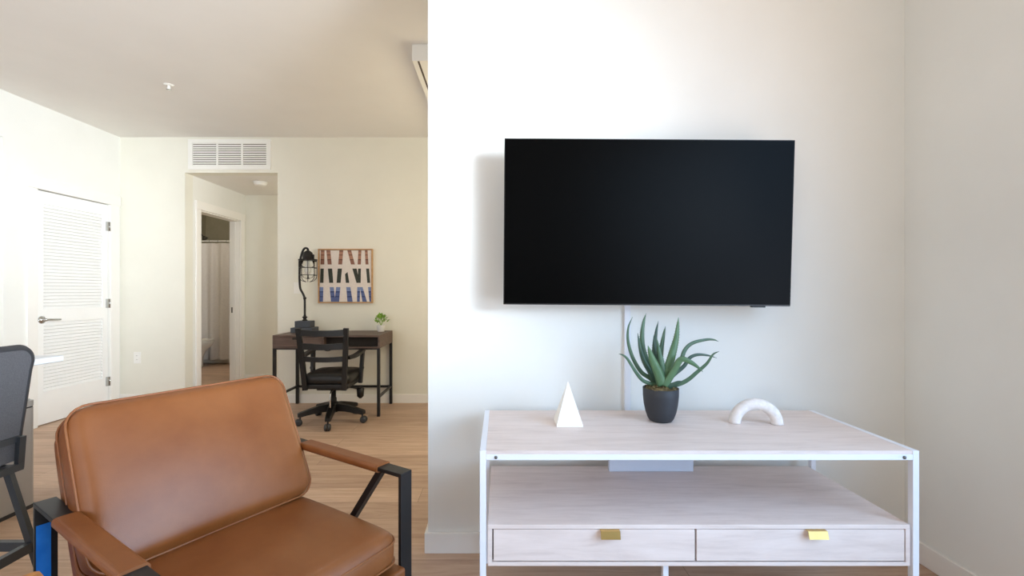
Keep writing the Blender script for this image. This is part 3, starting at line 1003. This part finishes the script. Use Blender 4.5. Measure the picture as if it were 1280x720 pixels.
# tufting
for v in bm.verts:
    for (tx, ty) in ((-0.07, -0.06), (0.07, -0.06), (-0.07, 0.07), (0.07, 0.07)):
        dd = (v.co.x - tx) ** 2 + (v.co.y - ty) ** 2
        if v.co.z > 0: v.co.z -= 0.012 * math.exp(-dd / 0.0008)
obj('seat', bm, M['black_leather'], t, matrix=Matrix.Translation((0, 0.025, 0.402)))
for sx in (-1, 1):
    bm = B()
    pth = smooth_path([(sx * 0.195, -0.20, 0.592), (sx * 0.222, -0.1, 0.596), (sx * 0.228, 0.03, 0.608), (sx * 0.226, 0.13, 0.618)], 4)
    for a, b in zip(pth[:-1], pth[1:]):
        beam(bm, a, b + (b - a) * 0.1, 0.042, 0.026)
    ar = obj('armrest', bm, M['black_wood'], t)
    bm = B(); beam(bm, (sx * 0.226, 0.12, 0.61), (sx * 0.215, 0.085, 0.325), 0.028, 0.045, up=(0, 1, 0))
    obj('arm_post', bm, M['black_wood'], t)
    obj('knob', lathe(B(), [(0.012, 0), (0.014, 0.012), (0.006, 0.016)], (sx * 0.228 if sx > 0 else -0.244, 0.1, 0.46), 10, axis='x'), M['caster'], t)
obj('swivel_plate', box(B(), -0.11, 0.11, -0.1, 0.12, 0.295, 0.326, 0.008), M['black_metal'], t)
obj('gas_column', lathe(B(), [(0.03, 0.14), (0.03, 0.21), (0.024, 0.215), (0.024, 0.30)], n=16), M['iron'], t)
bm = B(); tube(bm, smooth_path([(0.03, -0.06, 0.305), (0.035, -0.15, 0.29), (0.037, -0.17, 0.24), (0.037, -0.17, 0.16)]), 0.007, 8)
obj('lever', bm, M['chrome'], t)
bm = B(); tube(bm, [(0.10, 0.06, 0.30), (0.19, 0.13, 0.26)], 0.008, 8); lathe(bm, [(0.01, 0), (0.03, 0.02), (0.035, 0.09), (0.02, 0.1)], (0.2, 0.135, 0.175), 14)
obj('tension_knob', bm, M['black_metal'], t)
obj('hub', lathe(B(), [(0.045, 0.09), (0.05, 0.1), (0.05, 0.16), (0.04, 0.175)], n=20), M['black_wood'], t)
for k in range(5):
    a = math.radians(281 + 72 * k)
    d = Vector((math.cos(a), math.sin(a), 0))
    bm = B()
    prev = None
    for q, w, z0, z1 in ((0.03, 0.058, 0.10, 0.165), (0.12, 0.056, 0.098, 0.155), (0.22, 0.050, 0.085, 0.128), (0.275, 0.046, 0.075, 0.112), (0.29, 0.04, 0.078, 0.105)):
        s = Vector((-d.y, d.x, 0)) * w / 2
        c = d * q
        cur = [bm.verts.new(c + s * e + Vector((0, 0, z))) for e, z in ((-1, z0), (1, z0), (1, z1 - .006), (0.8, z1), (-0.8, z1), (-1, z1 - .006))]
        if prev:
            for i in range(6): bm.faces.new((prev[i], prev[(i + 1) % 6], cur[(i + 1) % 6], cur[i]))
        else:
            bm.faces.new(cur)
        prev = cur
    bm.faces.new(prev)
    lg = obj('base_leg', bm, M['black_wood'], t)
    bm = B()
    c = d * 0.27
    tube(bm, [(c.x, c.y, 0.05), (c.x, c.y, 0.082)], 0.008, 8)
    sdir = Vector((-d.y, d.x, 0))
    c2 = c + d * 0.012
    for sg in (-1, 1):
        p = [(c2 + sdir * sg * 0.004) + Vector((0, 0, 0.03)), (c2 + sdir * sg * 0.012) + Vector((0, 0, 0.03)), (c2 + sdir * sg * 0.022) + Vector((0, 0, 0.03)), (c2 + sdir * sg * 0.027) + Vector((0, 0, 0.03))]
        tube(bm, p, [0.029, 0.030, 0.027, 0.016], 18)
    obj('caster', bm, M['caster'], lg)

# ------------------------------------------------------------------ desk lamp
t = thing('desk_lamp', 'black industrial cage lamp with bent pipe stem on the desk', 'lamp', (-1.922, 4.53, 0.748))
bm = B(); box(bm, -0.105, 0.105, -0.085, 0.085, 0, 0.05, 0.004); box(bm, -0.075, 0.075, -0.06, 0.06, 0.05, 0.113, 0.004)
obj('base', bm, M['lampbase'], t)
bm = B()
lathe(bm, [(0.026, 0.113), (0.026, 0.122), (0.016, 0.126), (0.016, 0.14), (0.024, 0.144), (0.024, 0.152), (0.013, 0.158), (0.013, 0.17)], n=16)
tube(bm, smooth_path([(0, 0, 0.16), (0, 0, 0.24), (-0.002, 0, 0.33), (-0.016, 0, 0.375), (-0.044, 0, 0.43), (-0.052, 0, 0.51), (-0.052, 0.0, 0.60), (-0.046, 0, 0.70), (-0.030, 0, 0.775), (-0.006, 0, 0.822), (0.022, 0, 0.826), (0.034, 0, 0.80), (0.034, 0, 0.77)], 5), 0.0105, 10)
lathe(bm, [(0.015, 0.325), (0.015, 0.345)], n=12)
obj('stem', bm, M['iron'], t)
sh = obj('lamp_shade', lathe(B(), [(0.088, 0.708), (0.090, 0.713), (0.088, 0.718), (0.052, 0.722), (0.050, 0.755), (0.042, 0.785), (0.022, 0.80), (0.012, 0.806)], (0.03, 0, 0), 24), M['iron'], t)
bm = B()
R_ = 0.083
for z, r in ((0.634, R_), (0.562, R_), (0.70, R_)):
    tube(bm, [(0.03 + r * math.cos(2 * PI * k / 28), r * math.sin(2 * PI * k / 28), z) for k in range(28)], 0.0032, 6, closed=True)
for k in range(8):
    a = 2 * PI * (k + 0.5) / 8
    pr = [(R_, 0.712), (R_, 0.60), (R_, 0.562), (R_ * 0.92, 0.53), (R_ * 0.66, 0.507), (0.02, 0.496)]
    tube(bm, [(0.03 + r * math.cos(a), r * math.sin(a), z) for r, z in pr], 0.0028, 6)
obj('cage', bm, M['iron'], sh)
obj('glass_cover', lathe(B(), [(0.015, 0.525), (0.045, 0.54), (0.058, 0.575), (0.058, 0.706)], (0.03, 0, 0), 24), M['glass'], sh)
obj('bulb', lathe(B(), [(0.004, 0.57), (0.022, 0.585), (0.028, 0.61), (0.02, 0.65), (0.013, 0.67), (0.013, 0.706)], (0.03, 0, 0), 16), M['plastic_white'], sh)
bm = B(); lathe(bm, [(0.012, 0), (0.013, 0.04), (0.009, 0.046)], (0.085, -0.01, 0.72), 12)
obj('switch_knob', bm, M['iron'], sh)

# ------------------------------------------------------------------ framed picture
t = thing('framed_picture', 'square abstract print of brown, green and blue strips in oak frame', 'picture', (-1.588, YB, 1.308))
hs = 0.279
bm = B()
for s in (-1, 1):
    box(bm, -hs, hs, -0.032, -0.001, s * hs - (0.012 if s > 0 else 0), s * hs + (0 if s > 0 else 0.012), 0.001)
    box(bm, s * hs - (0.012 if s > 0 else 0), s * hs + (0 if s > 0 else 0.012), -0.032, -0.001, -hs + 0.012, hs - 0.012, 0.001)
obj('frame', bm, M['oakframe'], t)
bm = B()
hc = hs - 0.015
box(bm, -hc, hc, -0.024, -0.003, -hc, hc)
def clip(poly, ya, yb):
    for (lim, sg) in ((ya, 1), (yb, -1)):
        out = []
        for i in range(len(poly)):
            p, q = poly[i], poly[(i + 1) % len(poly)]
            ip, iq = (p[1] - lim) * sg >= 0, (q[1] - lim) * sg >= 0
            if ip: out.append(p)
            if ip != iq:
                r = (lim - p[1]) / (q[1] - p[1])
                out.append((p[0] + (q[0] - p[0]) * r, lim))
        poly = out
        if len(poly) < 3: return []
    return poly
lev = [0]
def ink(poly, bands):
    lev[0] += 1
    for (ya, yb, mi) in bands:
        pl = clip(poly, ya, yb)
        if len(pl) >= 3:
            vs = [bm.verts.new((-hc + 2 * hc * min(1, max(0, (x - 38) / 574)), -0.0243 - 0.00001 * (lev[0] % 5), hc - 2 * hc * (y - 68) / 587)) for x, y in pl]
            f = bm.faces.new(vs); f.material_index = mi
def q(y0, y1, a, b): return [(a[0], y0), (a[1], y0), (b[1], y1), (b[0], y1)]
b1 = [(68, 88, 1), (88, 118, 3), (118, 126, 2), (126, 170, 3), (170, 180, 2), (180, 212, 1), (212, 232, 1)]
for a, b in (((52, 93), (47, 91)), ((113, 158), (128, 173)), ((258, 302), (246, 290)), ((347, 390), (388, 432)), ((470, 504), (462, 498)), ((543, 573), (550, 584))):
    ink(q(68, 230, a, b), b1)
b2 = [(277, 440, 4)]
for a, b in (((48, 85), (42, 81)), ((130, 178), (145, 190)), ((240, 288), (227, 272)), ((403, 452), (450, 482)), ((468, 499), (462, 496)), ((557, 590), (570, 602))):
    ink(q(277, 440, a, b), b2)
ink([(322, 340), (350, 316), (369, 440), (330, 440)], b2)
b3 = [(488, 536, 7), (536, 548, 6), (548, 592, 5), (592, 604, 6), (604, 655, 5)]
for a, b in (((36, 80), (30, 76)), ((150, 196), (165, 214)), ((222, 270), (204, 256)), ((335, 382), (348, 407)), ((458, 492), (455, 486)), ((488, 518), (516, 566)), ((578, 612), (595, 614))):
    ink(q(488, 655, a, b), b3)
obj('canvas', bm, [M['canvas'], M['ink_brown'], M['ink_brown2'], M['ink_tan'], M['ink_green'], M['ink_blue'], M['ink_blue2'], M['ink_blue3']], t, normals=False)

# ------------------------------------------------------------------ small potted plant on the desk
t = thing('potted_plant', 'small bright green plant in a white pot on the desk corner', 'plant', (-1.19, 4.6, 0.748))
obj('pot', lathe(B(), [(0.03, 0), (0.033, 0.003), (0.043, 0.062), (0.044, 0.066), (0.039, 0.066), (0.037, 0.055), (0.001, 0.055)], n=24), M['white_pot'], t)
bm = B()
rnd = random.Random(5)
for k in range(95):
    a = rnd.uniform(0, 2 * PI); e = rnd.uniform(-0.25, 1.45)
    d = Vector((math.cos(a) * math.cos(e), math.sin(a) * math.cos(e), math.sin(e)))
    c = Vector((0, 0, 0.105)) + Vector((d.x * 0.06, d.y * 0.055, d.z * 0.068)) * rnd.uniform(0.45, 1.0)
    side = d.cross(Vector((rnd.uniform(-1, 1), rnd.uniform(-1, 1), rnd.uniform(-1, 1)))).normalized()
    tip = (d + Vector((0, 0, 0.4))).normalized()
    L, w = rnd.uniform(0.022, 0.034), rnd.uniform(0.008, 0.012)
    n_ = tip.cross(side)
    v = [bm.verts.new(c), bm.verts.new(c + tip * L * .45 + side * w + n_ * .003), bm.verts.new(c + tip * L), bm.verts.new(c + tip * L * .45 - side * w + n_ * .003)]
    bm.faces.new((v[0], v[1], v[2])); bm.faces.new((v[0], v[2], v[3]))
for k in range(10):
    a = rnd.uniform(0, 2 * PI)
    tube(bm, [(0, 0, 0.054), (0.02 * math.cos(a), 0.02 * math.sin(a), 0.1), (0.035 * math.cos(a), 0.035 * math.sin(a), 0.14)], 0.0015, 5)
obj('foliage', bm, M['green_leaf'], t, normals=False)

# ------------------------------------------------------------------ light
def area(name, loc, target, sx, sy, energy, col, spread=180):
    l = bpy.data.lights.new(name, 'AREA')
    l.shape = 'RECTANGLE'; l.size = sx; l.size_y = sy; l.energy = energy; l.color = col
    l.spread = math.radians(spread)
    o = bpy.data.objects.new(name, l); COL.objects.link(o)
    o.location = loc
    d = Vector(target) - Vector(loc)
    o.rotation_euler = d.to_track_quat('-Z', 'Y').to_euler()
    return o
# daylight through the right-hand window: cool sky going down, warm ground bounce going up
area('window_sky_light', (XR - 0.02, -0.05, 1.35), (-1.6, 1.3, 0.1), 2.3, 2.0, 54, (0.44, 0.69, 1.0), 125)
area('window_ground_light', (XR - 0.02, -0.05, 1.2), (-1.2, 1.6, 4.6), 2.3, 1.6, 22, (1.0, 0.79, 0.62), 120)
area('left_wall_beam', (XR - 0.03, -0.55, 1.85), (-3.9, 4.1, 1.75), 1.4, 0.9, 25, (0.86, 0.94, 1.0), 42)  # narrow beam added to brighten the left wall
# unseen fill lights added in front of the solid rear wall
area('rear_fill_light', (-2.3, YR + 0.05, 1.45), (-2.4, 4.0, 1.7), 2.4, 2.0, 36, (0.80, 0.89, 1.0))
area('rear_upward_fill', (-2.3, YR + 0.05, 1.2), (-2.4, 2.0, 4.6), 2.4, 1.6, 52, (0.96, 0.97, 1.0), 120)
# unseen warm fill lights added in the kitchen, rear room and hall
area('kitchen_fill', (-4.3, 1.2, 2.3), (-3.9, 2.2, 0.0), 0.8, 0.8, 14, (1.0, 0.95, 0.86))
area('rear_room_fill', (0.3, 3.4, 1.5), (-2.0, 3.9, 1.4), 1.0, 1.6, 19, (1.0, 0.87, 0.62))
area('hall_fill', (-1.4, 5.35, 1.6), (-3.2, 5.3, 1.3), 0.7, 1.4, 7, (1.0, 0.90, 0.72))
l = bpy.data.lights.new('bathroom_fill', 'POINT'); l.energy = 16; l.color = (1.0, 0.92, 0.82); l.shadow_soft_size = 0.15  # unseen light added to brighten the bathroom
o = bpy.data.objects.new('bathroom_fill', l); COL.objects.link(o); o.location = (-4.2, 6.0, 2.5)

w = bpy.data.worlds.new('sky'); scene.world = w; w.use_nodes = True
nt = w.node_tree
bg = nt.nodes['Background']
sky = nt.nodes.new('ShaderNodeTexSky'); sky.sky_type = 'PREETHAM' if hasattr(sky, 'turbidity') else sky.sky_type
nt.links.new(sky.outputs[0], bg.inputs['Color'])
bg.inputs['Strength'].default_value = 0.5

# ------------------------------------------------------------------ camera
cam = bpy.data.cameras.new('camera'); cam.sensor_width = 36.0; cam.lens = 575 / 1280 * 36
cam.shift_x = 15 / 1280; cam.shift_y = 3 / 1280; cam.clip_start = 0.05
co = bpy.data.objects.new('camera', cam); COL.objects.link(co)
co.location = (0, 0, 1.16); co.rotation_euler = (math.radians(90), 0, 0)
scene.camera = co

scene.view_settings.view_transform = 'Standard'
scene.view_settings.look = 'None'
scene.view_settings.exposure = 0.04
scene.cycles.use_denoising = True
scene.cycles.diffuse_bounces = 7
scene.cycles.max_bounces = 12
scene.cycles.sample_clamp_indirect = 6.0
